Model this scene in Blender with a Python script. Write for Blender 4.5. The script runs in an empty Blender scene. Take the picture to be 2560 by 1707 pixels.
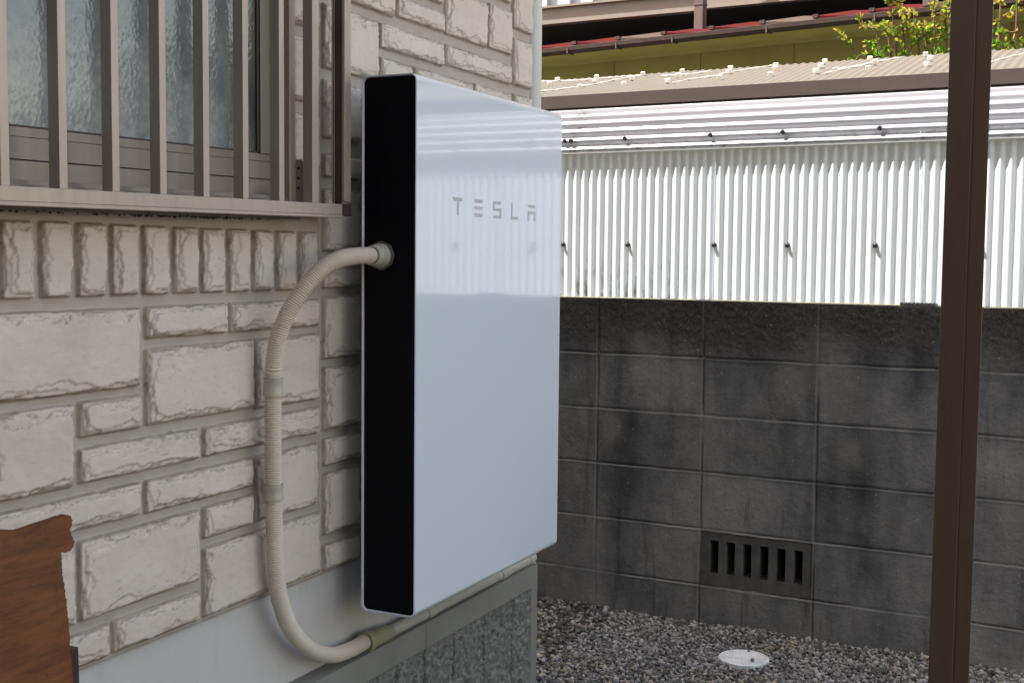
import bpy, bmesh, math, random
import numpy as np
from mathutils import Vector, Matrix

sc = bpy.context.scene
C = sc.collection
rnd = random.Random(7)

# ------------------------------------------------------------------ camera
cam = bpy.data.objects.new('camera', bpy.data.cameras.new('camera'))
C.objects.link(cam)
R_ = ((0.43761132, -0.89911156, 0.0097333), (0.05718374, 0.03863185, 0.99761596), (0.89734405, 0.43601145, -0.06832029))
m = Matrix.Identity(4)
for i in range(3):
    m[i][0] = R_[0][i]; m[i][1] = R_[1][i]; m[i][2] = -R_[2][i]
    m[i][3] = (-2.179007, -1.430906, 0.767358)[i]
cam.matrix_world = m
cam.data.sensor_width = 36; cam.data.sensor_fit = 'HORIZONTAL'
cam.data.lens = 36 * 3009.33 / 2560
cam.data.clip_start = 0.05; cam.data.clip_end = 500
sc.camera = cam

# ------------------------------------------------------------------ world, sun, exposure
S = Vector((-0.23, 0.38, 0.895)).normalized()
w = bpy.data.worlds.new('World'); sc.world = w; w.use_nodes = True
nt = w.node_tree
sky = nt.nodes.new('ShaderNodeTexSky'); sky.sky_type = 'NISHITA'; sky.sun_disc = False
sky.sun_elevation = math.asin(S.z); sky.sun_rotation = math.atan2(S.x, S.y)
sky.dust_density = 2.0; sky.air_density = 1.0; sky.ozone_density = 1.0
wb_ = nt.nodes.new('ShaderNodeMix'); wb_.data_type = 'RGBA'; wb_.blend_type = 'MULTIPLY'      # white balance of the sky light
wb_.inputs[0].default_value = 1; wb_.inputs[7].default_value = (1.32, 1.0, 0.73, 1)
nt.links.new(sky.outputs[0], wb_.inputs[6]); nt.links.new(wb_.outputs[2], nt.nodes['Background'].inputs[0])
nt.nodes['Background'].inputs[1].default_value = 0.15
sun = bpy.data.objects.new('sun', bpy.data.lights.new('sun', 'SUN')); C.objects.link(sun)
sun.data.energy = 4.2; sun.data.angle = math.radians(0.5); sun.data.color = (1, 0.96, 0.9)
sun.rotation_euler = S.to_track_quat('Z', 'Y').to_euler()
sun.location = (0, 0, 8)
sc.view_settings.view_transform = 'Standard'; sc.view_settings.look = 'None'
sc.view_settings.exposure = 1.99; sc.view_settings.gamma = 1

# ------------------------------------------------------------------ helpers
G = -0.505                                    # ground height

def link(me, name, mat, parent=None):
    o = bpy.data.objects.new(name, me); C.objects.link(o)
    if mat is not None: me.materials.append(mat)
    if parent is not None: o.parent = parent
    return o

def tag(o, label=None, cat=None, group=None, kind=None):
    if label: o['label'] = label
    if cat: o['category'] = cat
    if group: o['group'] = group
    if kind: o['kind'] = kind
    return o

def empty(name, loc=(0, 0, 0)):
    o = bpy.data.objects.new(name, None); C.objects.link(o); o.location = loc
    o.empty_display_size = 0.1
    return o

class MB:
    """collects shapes and links them as one mesh"""
    def __init__(s): s.v = []; s.f = []; s.sm = []
    def add(s, v, f, sm=False):
        n = len(s.v); s.v += [tuple(p) for p in v]; s.f += [tuple(i + n for i in q) for q in f]; s.sm += [sm] * len(f)
        return s
    def box(s, a, b, M=None):
        x0, y0, z0 = a; x1, y1, z1 = b
        v = [Vector(p) for p in ((x0,y0,z0),(x1,y0,z0),(x1,y1,z0),(x0,y1,z0),(x0,y0,z1),(x1,y0,z1),(x1,y1,z1),(x0,y1,z1))]
        if M is not None: v = [M @ p for p in v]
        return s.add(v, [(0,3,2,1),(4,5,6,7),(0,1,5,4),(1,2,6,5),(2,3,7,6),(3,0,4,7)])
    def prism(s, poly, fn, t0, t1):
        """poly: 2d outline, fn(a,b,t) -> point"""
        n = len(poly)
        v = [fn(a, b, t0) for a, b in poly] + [fn(a, b, t1) for a, b in poly]
        f = [tuple(range(n))[::-1], tuple(range(n, 2 * n))] + [(i, (i + 1) % n, n + (i + 1) % n, n + i) for i in range(n)]
        return s.add(v, f)
    def lathe(s, prof, p0, ax, n=24, knurl=0):
        """prof: (t, r) along the axis from p0; closed when r = 0 at the ends"""
        ax = Vector(ax).normalized(); u = ax.orthogonal().normalized(); w_ = ax.cross(u)
        v = []; f = []
        for t, r in prof:
            for k in range(n):
                rr = r * (1 + (knurl if k % 4 < 2 else 0)) if r > 0.004 else r
                a = 2 * math.pi * k / n
                v.append(Vector(p0) + ax * t + (u * math.cos(a) + w_ * math.sin(a)) * rr)
        for i in range(len(prof) - 1):
            for k in range(n):
                f.append((i*n+k, i*n+(k+1) % n, (i+1)*n+(k+1) % n, (i+1)*n+k))
        return s.add(v, f, True)
    def sphere(s, c, r, n=10, sq=(1, 1, 1)):
        v = []; f = []
        for i in range(n // 2 + 1):
            th = math.pi * i / (n // 2)
            for k in range(n):
                a = 2 * math.pi * k / n
                v.append((c[0]+r*sq[0]*math.sin(th)*math.cos(a), c[1]+r*sq[1]*math.sin(th)*math.sin(a), c[2]+r*sq[2]*math.cos(th)))
        for i in range(n // 2):
            for k in range(n):
                f.append((i*n+k, (i+1)*n+k, (i+1)*n+(k+1) % n, i*n+(k+1) % n))
        return s.add(v, f, True)
    def tube(s, pts, rad, n=12):
        pts = [Vector(p) for p in pts]; v = []; f = []
        t = (pts[1] - pts[0]).normalized(); u = t.orthogonal().normalized()
        for i, p in enumerate(pts):
            t = (pts[min(i+1, len(pts)-1)] - pts[max(i-1, 0)]).normalized()
            u = (u - t * u.dot(t)).normalized(); w_ = t.cross(u)
            r = rad(i) if callable(rad) else rad
            for k in range(n):
                a = 2 * math.pi * k / n
                v.append(p + (u * math.cos(a) + w_ * math.sin(a)) * r)
        for i in range(len(pts) - 1):
            for k in range(n):
                f.append((i*n+k, i*n+(k+1) % n, (i+1)*n+(k+1) % n, (i+1)*n+k))
        f.append(tuple(range(n))[::-1]); f.append(tuple(range((len(pts)-1)*n, len(pts)*n)))
        return s.add(v, f, True)
    def build(s, name, mat, parent=None, bevel=0):
        me = bpy.data.meshes.new(name)
        me.from_pydata([tuple(p) for p in s.v], [], s.f)
        bm = bmesh.new(); bm.from_mesh(me); bmesh.ops.remove_doubles(bm, verts=bm.verts, dist=1e-6)
        bmesh.ops.recalc_face_normals(bm, faces=bm.faces)
        bm.to_mesh(me); bm.free()
        if any(s.sm):
            me.shade_smooth(); me.set_sharp_from_angle(angle=math.radians(38))
        o = link(me, name, mat, parent)
        if bevel:
            b = o.modifiers.new('bevel', 'BEVEL'); b.width = bevel; b.segments = 2; b.limit_method = 'ANGLE'; b.harden_normals = False
        return o

def smooth_path(P, step):
    P = [Vector(p) for p in P]; P = [2*P[0]-P[1]] + P + [2*P[-1]-P[-2]]
    out = []
    for i in range(1, len(P) - 2):
        n = max(1, int(round((P[i+1] - P[i]).length / step)))
        for k in range(n):
            t = k / n
            out.append(0.5 * ((2*P[i]) + (P[i+1]-P[i-1])*t + (2*P[i-1]-5*P[i]+4*P[i+1]-P[i+2])*t*t + (3*P[i]-P[i-1]-3*P[i+1]+P[i+2])*t**3))
    out.append(P[-2])
    return out

# numpy value noise
def vn(x, y, seed):
    r = np.random.RandomState(seed).rand(256, 256)
    xi = np.floor(x).astype(int); yi = np.floor(y).astype(int)
    fx = x - xi; fy = y - yi; fx = fx*fx*(3-2*fx); fy = fy*fy*(3-2*fy)
    a = r[xi & 255, yi & 255]; b = r[(xi+1) & 255, yi & 255]; c = r[xi & 255, (yi+1) & 255]; d = r[(xi+1) & 255, (yi+1) & 255]
    return (a*(1-fx)+b*fx)*(1-fy) + (c*(1-fx)+d*fx)*fy - 0.5
def fbm(x, y, seed, o=4, g=0.55):
    t = 0; a = 1
    for i in range(o):
        t = t + a * vn(x * 2**i, y * 2**i, seed + i * 17); a *= g
    return t
def sst(e0, e1, x):
    t = np.clip((x - e0) / (e1 - e0), 0, 1); return t*t*(3-2*t)

def grid_mesh(name, X, Y, Z, mat, parent=None, keep=None, attr=None, smooth=True):
    """X, Y, Z: 2d arrays of vertex positions; attr: 2d array or list of (name, 2d array)"""
    n, k = X.shape
    co = np.stack([X, Y, Z], -1).reshape(-1, 3).astype(np.float32)
    idx = np.arange(n*k).reshape(n, k)
    q = np.stack([idx[:-1, :-1], idx[1:, :-1], idx[1:, 1:], idx[:-1, 1:]], -1)
    q = q[keep] if keep is not None else q.reshape(-1, 4)
    me = bpy.data.meshes.new(name)
    me.vertices.add(len(co)); me.vertices.foreach_set('co', co.ravel())
    me.loops.add(q.size); me.loops.foreach_set('vertex_index', q.ravel().astype(np.int32))
    me.polygons.add(len(q)); me.polygons.foreach_set('loop_start', np.arange(0, q.size, 4, dtype=np.int32))
    me.update(calc_edges=True)
    if smooth: me.polygons.foreach_set('use_smooth', np.ones(len(q), bool))
    for nm, a in (attr or []):
        at = me.attributes.new(nm, 'FLOAT', 'POINT'); at.data.foreach_set('value', a.reshape(-1).astype(np.float32))
    return link(me, name, mat, parent)

# ------------------------------------------------------------------ materials
class Mat:
    def __init__(s, name):
        s.m = bpy.data.materials.new(name); s.m.use_nodes = True
        s.n = s.m.node_tree.nodes; s.l = s.m.node_tree.links; s.b = s.n['Principled BSDF']; s.tc = s.n.new('ShaderNodeTexCoord')
    def new(s, t, **k):
        o = s.n.new(t)
        for a, v in k.items(): setattr(o, a, v)
        return o
    def coord(s, scale=(1, 1, 1)):
        mp = s.new('ShaderNodeMapping'); mp.inputs['Scale'].default_value = scale
        s.l.new(s.tc.outputs['Object'], mp.inputs[0]); return mp.outputs[0]
    def noise(s, sc_, det=4, rough=0.55, stretch=(1, 1, 1)):
        o = s.new('ShaderNodeTexNoise'); o.inputs['Scale'].default_value = sc_; o.inputs['Detail'].default_value = det; o.inputs['Roughness'].default_value = rough
        s.l.new(s.coord(stretch), o.inputs['Vector']); return o.outputs['Fac']
    def ramp(s, fac, stops):
        o = s.new('ShaderNodeValToRGB'); e = o.color_ramp.elements
        e[0].position, e[0].color = stops[0][0], (*stops[0][1], 1)
        e[1].position, e[1].color = stops[-1][0], (*stops[-1][1], 1)
        for p, c in stops[1:-1]:
            q = e.new(p); q.color = (*c, 1)
        s.l.new(fac, o.inputs[0]); return o.outputs[0]
    def val(s, fac, lo, hi, a=0.0, b=1.0):
        o = s.new('ShaderNodeMapRange'); o.inputs[1].default_value = lo; o.inputs[2].default_value = hi; o.inputs[3].default_value = a; o.inputs[4].default_value = b
        s.l.new(fac, o.inputs[0]); return o.outputs[0]
    def mix(s, fac, a, b, mode='MIX'):
        o = s.new('ShaderNodeMix', data_type='RGBA', blend_type=mode)
        for i, v in ((0, fac), (6, a), (7, b)):
            if isinstance(v, (int, float)): o.inputs[i].default_value = v
            elif isinstance(v, tuple): o.inputs[i].default_value = (*v, 1)
            else: s.l.new(v, o.inputs[i])
        return o.outputs[2]
    def math(s, op, a, b):
        o = s.new('ShaderNodeMath', operation=op)
        for i, v in ((0, a), (1, b)):
            if isinstance(v, (int, float)): o.inputs[i].default_value = v
            else: s.l.new(v, o.inputs[i])
        return o.outputs[0]
    def attr(s, name, out='Fac'):
        o = s.new('ShaderNodeAttribute', attribute_name=name); return o.outputs[out]
    def set(s, color=None, rough=None, metal=None, spec=None, coat=None, ior=None):
        for k, v in (('Base Color', color), ('Roughness', rough), ('Metallic', metal), ('Specular IOR Level', spec), ('Coat Weight', coat), ('IOR', ior)):
            if v is None: continue
            if isinstance(v, tuple): s.b.inputs[k].default_value = (*v, 1)
            elif isinstance(v, (int, float)): s.b.inputs[k].default_value = v
            else: s.l.new(v, s.b.inputs[k])
        return s
    def bump(s, h, strength=0.3, dist=0.001):
        o = s.new('ShaderNodeBump'); o.inputs['Strength'].default_value = strength; o.inputs['Distance'].default_value = dist
        s.l.new(h, o.inputs['Height']); s.l.new(o.outputs[0], s.b.inputs['Normal']); return s

def simple(name, col, rough=0.5, metal=0.0, var=0.12, nscale=30, bump=0.0, bscale=300, stretch=(1, 1, 1), spec=None):
    M = Mat(name)
    n = M.noise(nscale, 5, stretch=stretch)
    lo = tuple(c * (1 - var) for c in col); hi = tuple(min(1, c * (1 + var)) for c in col)
    M.set(color=M.ramp(n, [(0.3, lo), (0.7, hi)]), rough=rough, metal=metal, spec=spec)
    if bump: M.bump(M.noise(bscale, 3), bump)
    return M.m

# siding stone
M = Mat('siding')
h = M.attr('height'); e = M.attr('edge')
stone = M.ramp(M.noise(9, 6, 0.6), [(0.3, (0.64, 0.57, 0.495)), (0.7, (0.73, 0.655, 0.575))])
stone = M.mix(M.val(M.noise(70, 5, 0.7, (0.5, 1, 1.6)), 0.55, 0.75, 0, 0.35), stone, (0.43, 0.37, 0.31))
gro = M.ramp(M.noise(25, 4), [(0.3, (0.43, 0.385, 0.335)), (0.7, (0.49, 0.44, 0.385))])
flank = M.ramp(M.noise(20, 5), [(0.3, (0.31, 0.265, 0.215)), (0.7, (0.40, 0.345, 0.285))])
c = M.mix(M.val(h, 0.0004, 0.0022), gro, flank)
c = M.mix(M.val(h, 0.0066, 0.0105), c, stone)
c = M.mix(M.math('MULTIPLY', e, 0.8), c, (0.17, 0.135, 0.105))
M.set(color=c, rough=0.8, spec=0.3).bump(M.math('ADD', M.noise(420, 4, 0.7), M.noise(110, 6, 0.8, (0.5, 1, 1.6))), 0.6, 0.0011)
m_siding = M.m

# fair-faced base band
M = Mat('base_paint')
c = M.ramp(M.noise(3, 6, 0.6, (1, 1, 0.6)), [(0.3, (0.54, 0.53, 0.51)), (0.7, (0.61, 0.595, 0.575))])
c = M.mix(M.val(M.noise(38, 6, 0.8, (1, 1, 2.5)), 0.63, 0.75, 0, 0.35), c, (0.25, 0.25, 0.24))
c = M.mix(M.val(M.noise(9, 5, 0.7, (1, 1, 0.15)), 0.56, 0.72, 0, 0.22), c, (0.33, 0.32, 0.30))
M.set(color=c, rough=0.75, spec=0.3).bump(M.math('ADD', M.noise(18, 5, 0.6), M.math('MULTIPLY', M.noise(300, 3), 0.5)), 0.3, 0.002)
m_band = M.m
M = Mat('foundation')
n = M.noise(75, 6, 0.7)
M.set(color=M.mix(M.math('MULTIPLY', M.attr('joint'), 0.8), M.mix(M.attr('rough_area'), M.ramp(M.noise(7, 5), [(0.3, (0.22, 0.22, 0.20)), (0.7, (0.265, 0.265, 0.24))]),
      M.ramp(n, [(0.34, (0.10, 0.10, 0.093)), (0.52, (0.20, 0.20, 0.185)), (0.68, (0.33, 0.33, 0.305))])), (0.05, 0.05, 0.046)), rough=0.85, spec=0.25)
M.bump(M.noise(260, 4, 0.7), 0.5, 0.001)
m_found = M.m

def alu(name, col, rough=0.38, metal=0.35):
    M = Mat(name)
    n = M.noise(60, 4, 0.6, (1, 1, 0.08)); d = M.noise(14, 6, 0.7)
    c = M.ramp(n, [(0.3, tuple(k*0.92 for k in col)), (0.7, tuple(k*1.06 for k in col))])
    c = M.mix(M.val(d, 0.55, 0.8, 0, 0.25), c, tuple(k*0.6 for k in col))
    M.set(color=c, rough=rough, metal=metal).bump(M.noise(700, 2), 0.08, 0.0004)
    return M.m
m_alu = alu('bronze_aluminium', (0.42, 0.36, 0.31))
m_alu_sash = alu('sash_aluminium', (0.26, 0.225, 0.195))
m_alu_dark = alu('dark_channel', (0.045, 0.03, 0.026), 0.5, 0.1)
m_post = alu('post_bronze', (0.17, 0.118, 0.088), 0.36, 0.45)
m_fascia = alu('fascia_bronze', (0.05, 0.036, 0.031), 0.65, 0.0)
m_blackplastic = simple('black_plastic', (0.012, 0.012, 0.013), 0.35, var=0.2)

# obscured glass
M = Mat('obscured_glass')
pt = M.new('ShaderNodeTexVoronoi', feature='SMOOTH_F1'); pt.inputs['Scale'].default_value = 150; M.l.new(M.coord((1, 1, 0.8)), pt.inputs['Vector'])
sx_ = M.new('ShaderNodeSeparateXYZ'); M.l.new(M.tc.outputs['Object'], sx_.inputs[0])
n1 = M.noise(5, 6, 0.75)
f = M.math('ADD', M.math('MULTIPLY', sx_.outputs['Z'], -1.6), M.math('MULTIPLY', n1, 0.9))     # pale curtain behind, painted into the pane colour, ragged upper edge
curtain = M.math('MULTIPLY', M.val(f, -1.42, -1.30), M.val(sx_.outputs['X'], -.36, -.345, 1, 0))
c = M.ramp(M.noise(3, 4, 0.6), [(0.3, (0.12, 0.14, 0.145)), (0.7, (0.20, 0.225, 0.225))])
c = M.mix(M.math('MULTIPLY', curtain, 0.85), c, M.ramp(M.noise(60, 4, 0.6), [(0.35, (0.23, 0.26, 0.26)), (0.65, (0.34, 0.37, 0.36))]))
c = M.mix(M.val(sx_.outputs['X'], -.345, -.33), c, M.ramp(M.noise(6, 3, 0.5, (1, 1, .5)), [(0.35, (0.045, 0.055, 0.05)), (0.5, (0.11, 0.12, 0.085)), (0.7, (0.15, 0.14, 0.13))]))
M.set(color=c, rough=0.14, spec=0.7, coat=0.3)
M.bump(M.math('ADD', M.math('MULTIPLY', pt.outputs['Distance'], 0.6), M.noise(30, 3)), 0.3, 0.002)
m_glass = M.m
m_gap = simple('dark_gap', (0.006, 0.006, 0.006), 0.8)

# battery
M = Mat('battery_white')
M.set(color=(0.73, 0.80, 0.87), rough=0.09, spec=0.75, coat=0.7)
M.b.inputs['Coat Roughness'].default_value = 0.035
m_white = M.m
M = Mat('battery_black')
wv = M.new('ShaderNodeTexWave', bands_direction='Y'); wv.inputs['Scale'].default_value = 75
M.l.new(M.coord(), wv.inputs['Vector'])
M.set(color=(0.002, 0.002, 0.005), rough=0.3, spec=0.12).bump(wv.outputs['Fac'], 0.25, 0.001)
m_black = M.m
m_letters = simple('letter_grey', (0.43, 0.455, 0.465), 0.3, 0.3, var=0.03)

m_hose = simple('hose_beige', (0.72, 0.655, 0.56), 0.42, var=0.05, nscale=12)
m_fit = simple('fitting_beige', (0.50, 0.465, 0.375), 0.4, var=0.06, nscale=40)
m_fit2 = simple('fitting_green_beige', (0.33, 0.32, 0.225), 0.45, var=0.1, nscale=50)
m_pvc = simple('pvc_grey', (0.46, 0.44, 0.39), 0.4, var=0.06, nscale=15)
m_pipe = simple('downpipe_grey', (0.66, 0.65, 0.61), 0.45, var=0.05, nscale=5, stretch=(1, 1, 0.2))

# block wall
M = Mat('concrete_block')
j = M.attr('joint')
big = M.noise(1.7, 7, 0.62, (1, 1, 0.75)); st = M.noise(7, 6, 0.65, (1, 1, 0.22)); sp = M.noise(230, 3, 0.6); pat = M.noise(3.4, 4, 0.5, (1, 1, 0.8))
tb = M.attr('tone')
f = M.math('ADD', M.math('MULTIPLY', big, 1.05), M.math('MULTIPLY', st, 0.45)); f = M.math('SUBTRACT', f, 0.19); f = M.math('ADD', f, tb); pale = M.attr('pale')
c = M.ramp(f, [(0.36, (0.022, 0.024, 0.026)), (0.50, (0.072, 0.077, 0.081)), (0.62, (0.138, 0.144, 0.145)), (0.80, (0.25, 0.252, 0.24))])
c = M.mix(M.val(pat, 0.60, 0.74, 0, 0.55), c, (0.15, 0.145, 0.11))
c = M.mix(M.val(M.noise(16, 6, 0.7, (1, 1, 0.09)), 0.56, 0.68, 0, 0.5), c, (0.025, 0.025, 0.026))
c = M.mix(M.math('MULTIPLY', pale, 0.8), c, (0.19, 0.19, 0.168))
c = M.mix(M.val(M.attr('brown'), 0, 1, 0, 0.75), c, M.ramp(M.noise(120, 4, 0.8), [(0.38, (0.018, 0.015, 0.012)), (0.62, (0.075, 0.063, 0.052)), (0.75, (0.15, 0.13, 0.11))]))
c = M.mix(M.val(sp, 0.62, 0.78, 0, 0.45), c, (0.20, 0.195, 0.18))
c = M.mix(M.val(M.noise(125, 5, 0.75), 0.60, 0.68, 0, 0.55), c, (0.19, 0.185, 0.17))
c = M.mix(M.val(M.noise(95, 5, 0.8), 0.33, 0.41, 0.6, 0), c, (0.014, 0.014, 0.014))
c = M.mix(M.val(sp, 0.22, 0.38, 0.75, 0), c, (0.010, 0.010, 0.010))
vo = M.new('ShaderNodeTexVoronoi'); vo.inputs['Scale'].default_value = 32; M.l.new(M.coord(), vo.inputs['Vector'])
c = M.mix(M.val(vo.outputs['Distance'], 0.045, 0.085, 0.8, 0), c, (0.42, 0.40, 0.37))
c = M.mix(M.math('MULTIPLY', M.math('MAXIMUM', j, 0), 0.9), c, (0.30, 0.295, 0.275))
c = M.mix(M.math('MULTIPLY', M.math('MAXIMUM', M.math('MULTIPLY', j, -1), 0), 0.85), c, (0.010, 0.010, 0.010))
M.set(color=c, rough=0.92, spec=0.2).bump(M.math('ADD', M.noise(300, 4, 0.75), M.math('MULTIPLY', M.noise(90, 3), 1.2)), 0.75, 0.0022)
m_block = M.m
M = Mat('vent_block_grey')
c = M.ramp(M.noise(20, 6, 0.65), [(0.3, (0.075, 0.074, 0.068)), (0.7, (0.13, 0.127, 0.116))])
M.set(color=M.mix(M.val(M.noise(230, 3), 0.62, 0.78, 0, 0.35), c, (0.16, 0.15, 0.13)), rough=0.9, spec=0.2).bump(M.noise(300, 4, 0.7), 0.6, 0.0015)
m_vent = M.m

# translucent corrugated sheet
def poly(name, col, trans, stain=0.0, gloss=0.12, grime=0.0):
    M = Mat(name)
    n = M.noise(2.2, 4, 0.5, (0.3, 1, 0.15))
    c = M.ramp(n, [(0.35, tuple(k*0.93 for k in col)), (0.65, col)])
    if stain:
        geo = M.new('ShaderNodeSeparateXYZ'); M.l.new(M.tc.outputs['Object'], geo.inputs[0])
        low = M.val(geo.outputs['Z'], 0.64, 0.80, 1, 0); left = M.val(geo.outputs['Y'], -0.28, 0.12, 0.22, 1)
        f = M.math('MULTIPLY', M.math('MULTIPLY', low, left), M.val(M.noise(45, 6, 0.7, (1, 1, 0.25)), 0.46, 0.6))
        edge = M.attr('flank')
        c = M.mix(M.math('MULTIPLY', M.math('MULTIPLY', f, edge), stain), c, (0.09, 0.09, 0.035))
    if grime:                                                                # black mildew along the lowest ribs and the left lap
        geo = M.new('ShaderNodeSeparateXYZ'); M.l.new(M.tc.outputs['Object'], geo.inputs[0])
        f = M.math('MAXIMUM', M.val(geo.outputs['Z'], 1.215, 1.165, 0, .75), M.val(M.math('ABSOLUTE', M.math('SUBTRACT', geo.outputs['Y'], .325), 0), 0.0, 0.035, 1.1, 0))
        c = M.mix(M.math('MULTIPLY', f, M.val(M.noise(60, 6, 0.75, (1, .35, 1)), 0.50, 0.62)), c, (0.05, 0.05, 0.05))
    d = M.new('ShaderNodeBsdfDiffuse'); t = M.new('ShaderNodeBsdfTranslucent'); g_ = M.new('ShaderNodeBsdfGlossy'); g_.inputs['Roughness'].default_value = 0.25
    for o in (d, t): M.l.new(c, o.inputs['Color'])
    m1 = M.new('ShaderNodeMixShader'); m1.inputs[0].default_value = trans
    M.l.new(d.outputs[0], m1.inputs[1]); M.l.new(t.outputs[0], m1.inputs[2])
    m2 = M.new('ShaderNodeMixShader'); m2.inputs[0].default_value = gloss
    M.l.new(m1.outputs[0], m2.inputs[1]); M.l.new(g_.outputs[0], m2.inputs[2])
    M.l.new(m2.outputs[0], M.n['Material Output'].inputs['Surface'])
    return M.m
m_fence = poly('translucent_white_sheet', (0.81, 0.87, 0.96), 0.40, 1.0, 0.06)
m_bandp = poly('translucent_band_sheet', (0.46, 0.46, 0.50), 0.12, 0.0, 0.10, 1.0)
m_roofp = poly('bronze_roof_sheet', (0.128, 0.119, 0.10), 0.15, 0.0, 0.16)
m_glint = simple('glint_pale', (0.62, 0.60, 0.52), 0.25, var=.2, nscale=60)
m_cap = simple('cap_cream', (0.80, 0.78, 0.66), 0.4)
m_green = simple('green_render', (0.36, 0.345, 0.12), 0.9, var=0.08, nscale=6, bump=0.4, bscale=90)
m_gutter = simple('gutter_brown', (0.05, 0.034, 0.028), 0.6, var=0.2, nscale=12, spec=.2)
m_red = simple('red_roof', (0.05, 0.007, 0.008), 0.9, var=0.2, nscale=8, spec=.05)
m_brownpaint = simple('brown_cladding', (0.19, 0.16, 0.13), 0.7, var=0.08, nscale=5)
m_pillar = simple('pillar_brown', (0.09, 0.052, 0.046), 0.6, var=0.1)
m_darkwood = simple('dark_soffit', (0.022, 0.014, 0.012), 0.8, var=0.5, nscale=4)
m_dirt = simple('gutter_dirt', (0.03, 0.025, 0.02), 0.9, var=0.3)
m_rail = simple('railing_grey', (0.45, 0.46, 0.48), 0.4)

M = Mat('plywood')
c = M.ramp(M.noise(60, 8, 0.8, (0.16, 1, 1)), [(0.3, (0.06, 0.020, 0.006)), (0.5, (0.16, 0.056, 0.014)), (0.75, (0.26, 0.10, 0.028))])
c = M.mix(M.val(M.noise(80, 5, 0.7), 0.58, 0.7, 0, 0.7), c, (0.05, 0.017, 0.006))
M.set(color=c, rough=0.75).bump(M.noise(90, 5, 0.7, (1, 1, 0.15)), 0.5, 0.002)
m_ply = M.m

M = Mat('gravel_stone')
c = M.attr('Col', 'Color')
M.set(color=M.mix(0.5, c, M.ramp(M.noise(160, 4, 0.7), [(0.3, (0.45, 0.45, 0.45)), (0.7, (1, 1, 1))]), 'MULTIPLY'), rough=0.85, spec=0.25).bump(M.noise(500, 3, 0.6), 0.4, 0.0008)
m_pebble = M.m
M = Mat('ground_gravel_bed')
vo = M.new('ShaderNodeTexVoronoi'); vo.inputs['Scale'].default_value = 75; M.l.new(M.coord(), vo.inputs['Vector'])
c = M.mix(0.7, (0.12, 0.118, 0.11), M.new('ShaderNodeSeparateColor').outputs[0]) if False else M.ramp(vo.outputs['Distance'], [(0.1, (0.15, 0.145, 0.135)), (0.6, (0.045, 0.043, 0.04))])
M.set(color=c, rough=0.9).bump(vo.outputs['Distance'], 0.8, -0.006)
m_ground = M.m
m_lid = simple('lid_plastic', (0.62, 0.69, 0.72), 0.4, var=0.16, nscale=28, bump=.1, bscale=60)

def leafmat(name, col):
    M = Mat(name)
    c = M.mix(1.0, M.attr('Col', 'Color'), col, 'MULTIPLY')
    d = M.new('ShaderNodeBsdfDiffuse'); t = M.new('ShaderNodeBsdfTranslucent')
    M.l.new(c, d.inputs[0]); M.l.new(c, t.inputs[0])
    m1 = M.new('ShaderNodeMixShader'); m1.inputs[0].default_value = 0.35
    M.l.new(d.outputs[0], m1.inputs[1]); M.l.new(t.outputs[0], m1.inputs[2])
    M.l.new(m1.outputs[0], M.n['Material Output'].inputs['Surface'])
    return M.m
m_leaf = leafmat('leaf', (1, 1, 1))
m_stem = simple('stem', (0.10, 0.06, 0.035), 0.8)

# ================================================================== ground
mb = MB(); mb.box((-60, -60, G - 0.3), (60, 60, G - 0.004))
tag(mb.build('ground', m_ground), kind='structure')

# ================================================================== house
house = tag(empty('house', (0.98, 0.06, G)), 'beige house wall of moulded stone siding with a barred window, beside the white battery', 'house')
def H(o): o.matrix_parent_inverse = house.matrix_world.inverted(); return o
house.matrix_world = Matrix.Translation((0.98, 0.06, G))
def hb(mbx, name, mat, bevel=0): return H(mbx.build(name, mat, house, bevel))

WX1, WZ0 = -0.176, 0.842          # window outer right edge and bottom
YB = 0.06                          # groove level of the siding
stones = [(-1.0, .541, -.592, .679), (-.582, .621, -.363, .680), (-.356, .621, -.061, .680), (-.582, .470, -.284, .607), (-.280, .465, -.064, .607),
 (-.737, .468, -.593, .529), (-.93, .390, -.747, .527), (-.738, .392, -.444, .452), (-.434, .393, -.064, .452), (-.587, .315, -.287, .375), (-.284, .240, -.068, .375),
 (-.96, .316, -.597, .375), (-.436, .239, -.290, .302), (-.741, .164, -.446, .300), (-.98, .162, -.748, .300), (-.437, .090, -.060, .225), (-.668, .089, -.448, .148), (-.95, .088, -.676, .148),
 (-.048, 1.318, .240, 1.374), (-.048, 1.164, .169, 1.302), (.247, 1.324, .471, 1.374), (.175, 1.241, .471, 1.300), (.476, 1.323, .704, 1.440), (.711, 1.326, .854, 1.448), (.479, 1.246, .853, 1.302),
 (.175, 1.143, .320, 1.224), (.326, 1.146, .626, 1.223), (.631, 1.143, .853, 1.225),
 (.862, 1.404, .985, 1.540), (.863, 1.250, .985, 1.382), (.863, 1.112, .985, 1.230),
 (-.048, 1.018, .094, 1.143), (-.048, .936, .094, .989), (-.048, .778, .094, .915), (-.048, .700, .094, .749), (-.048, .548, .094, .686), (-.048, .394, .094, .533), (-.048, .317, .094, .379), (-.048, .166, .094, .304), (-.048, .088, .094, .148),
 (-.170, 1.085, -.061, 1.217), (-.170, .948, -.061, 1.063), (-.170, 1.238, -.061, 1.372), (-.170, .846, -.061, .93)]
sx = -.7355                                    # soldier row
k = 0
while sx - .0755 * k > -2.0:
    pass; k += 1
for i in range(-18, 9):
    x0 = -.7355 + .0752 * i
    stones.append((x0, .698, x0 + .0645, .820))
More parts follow.
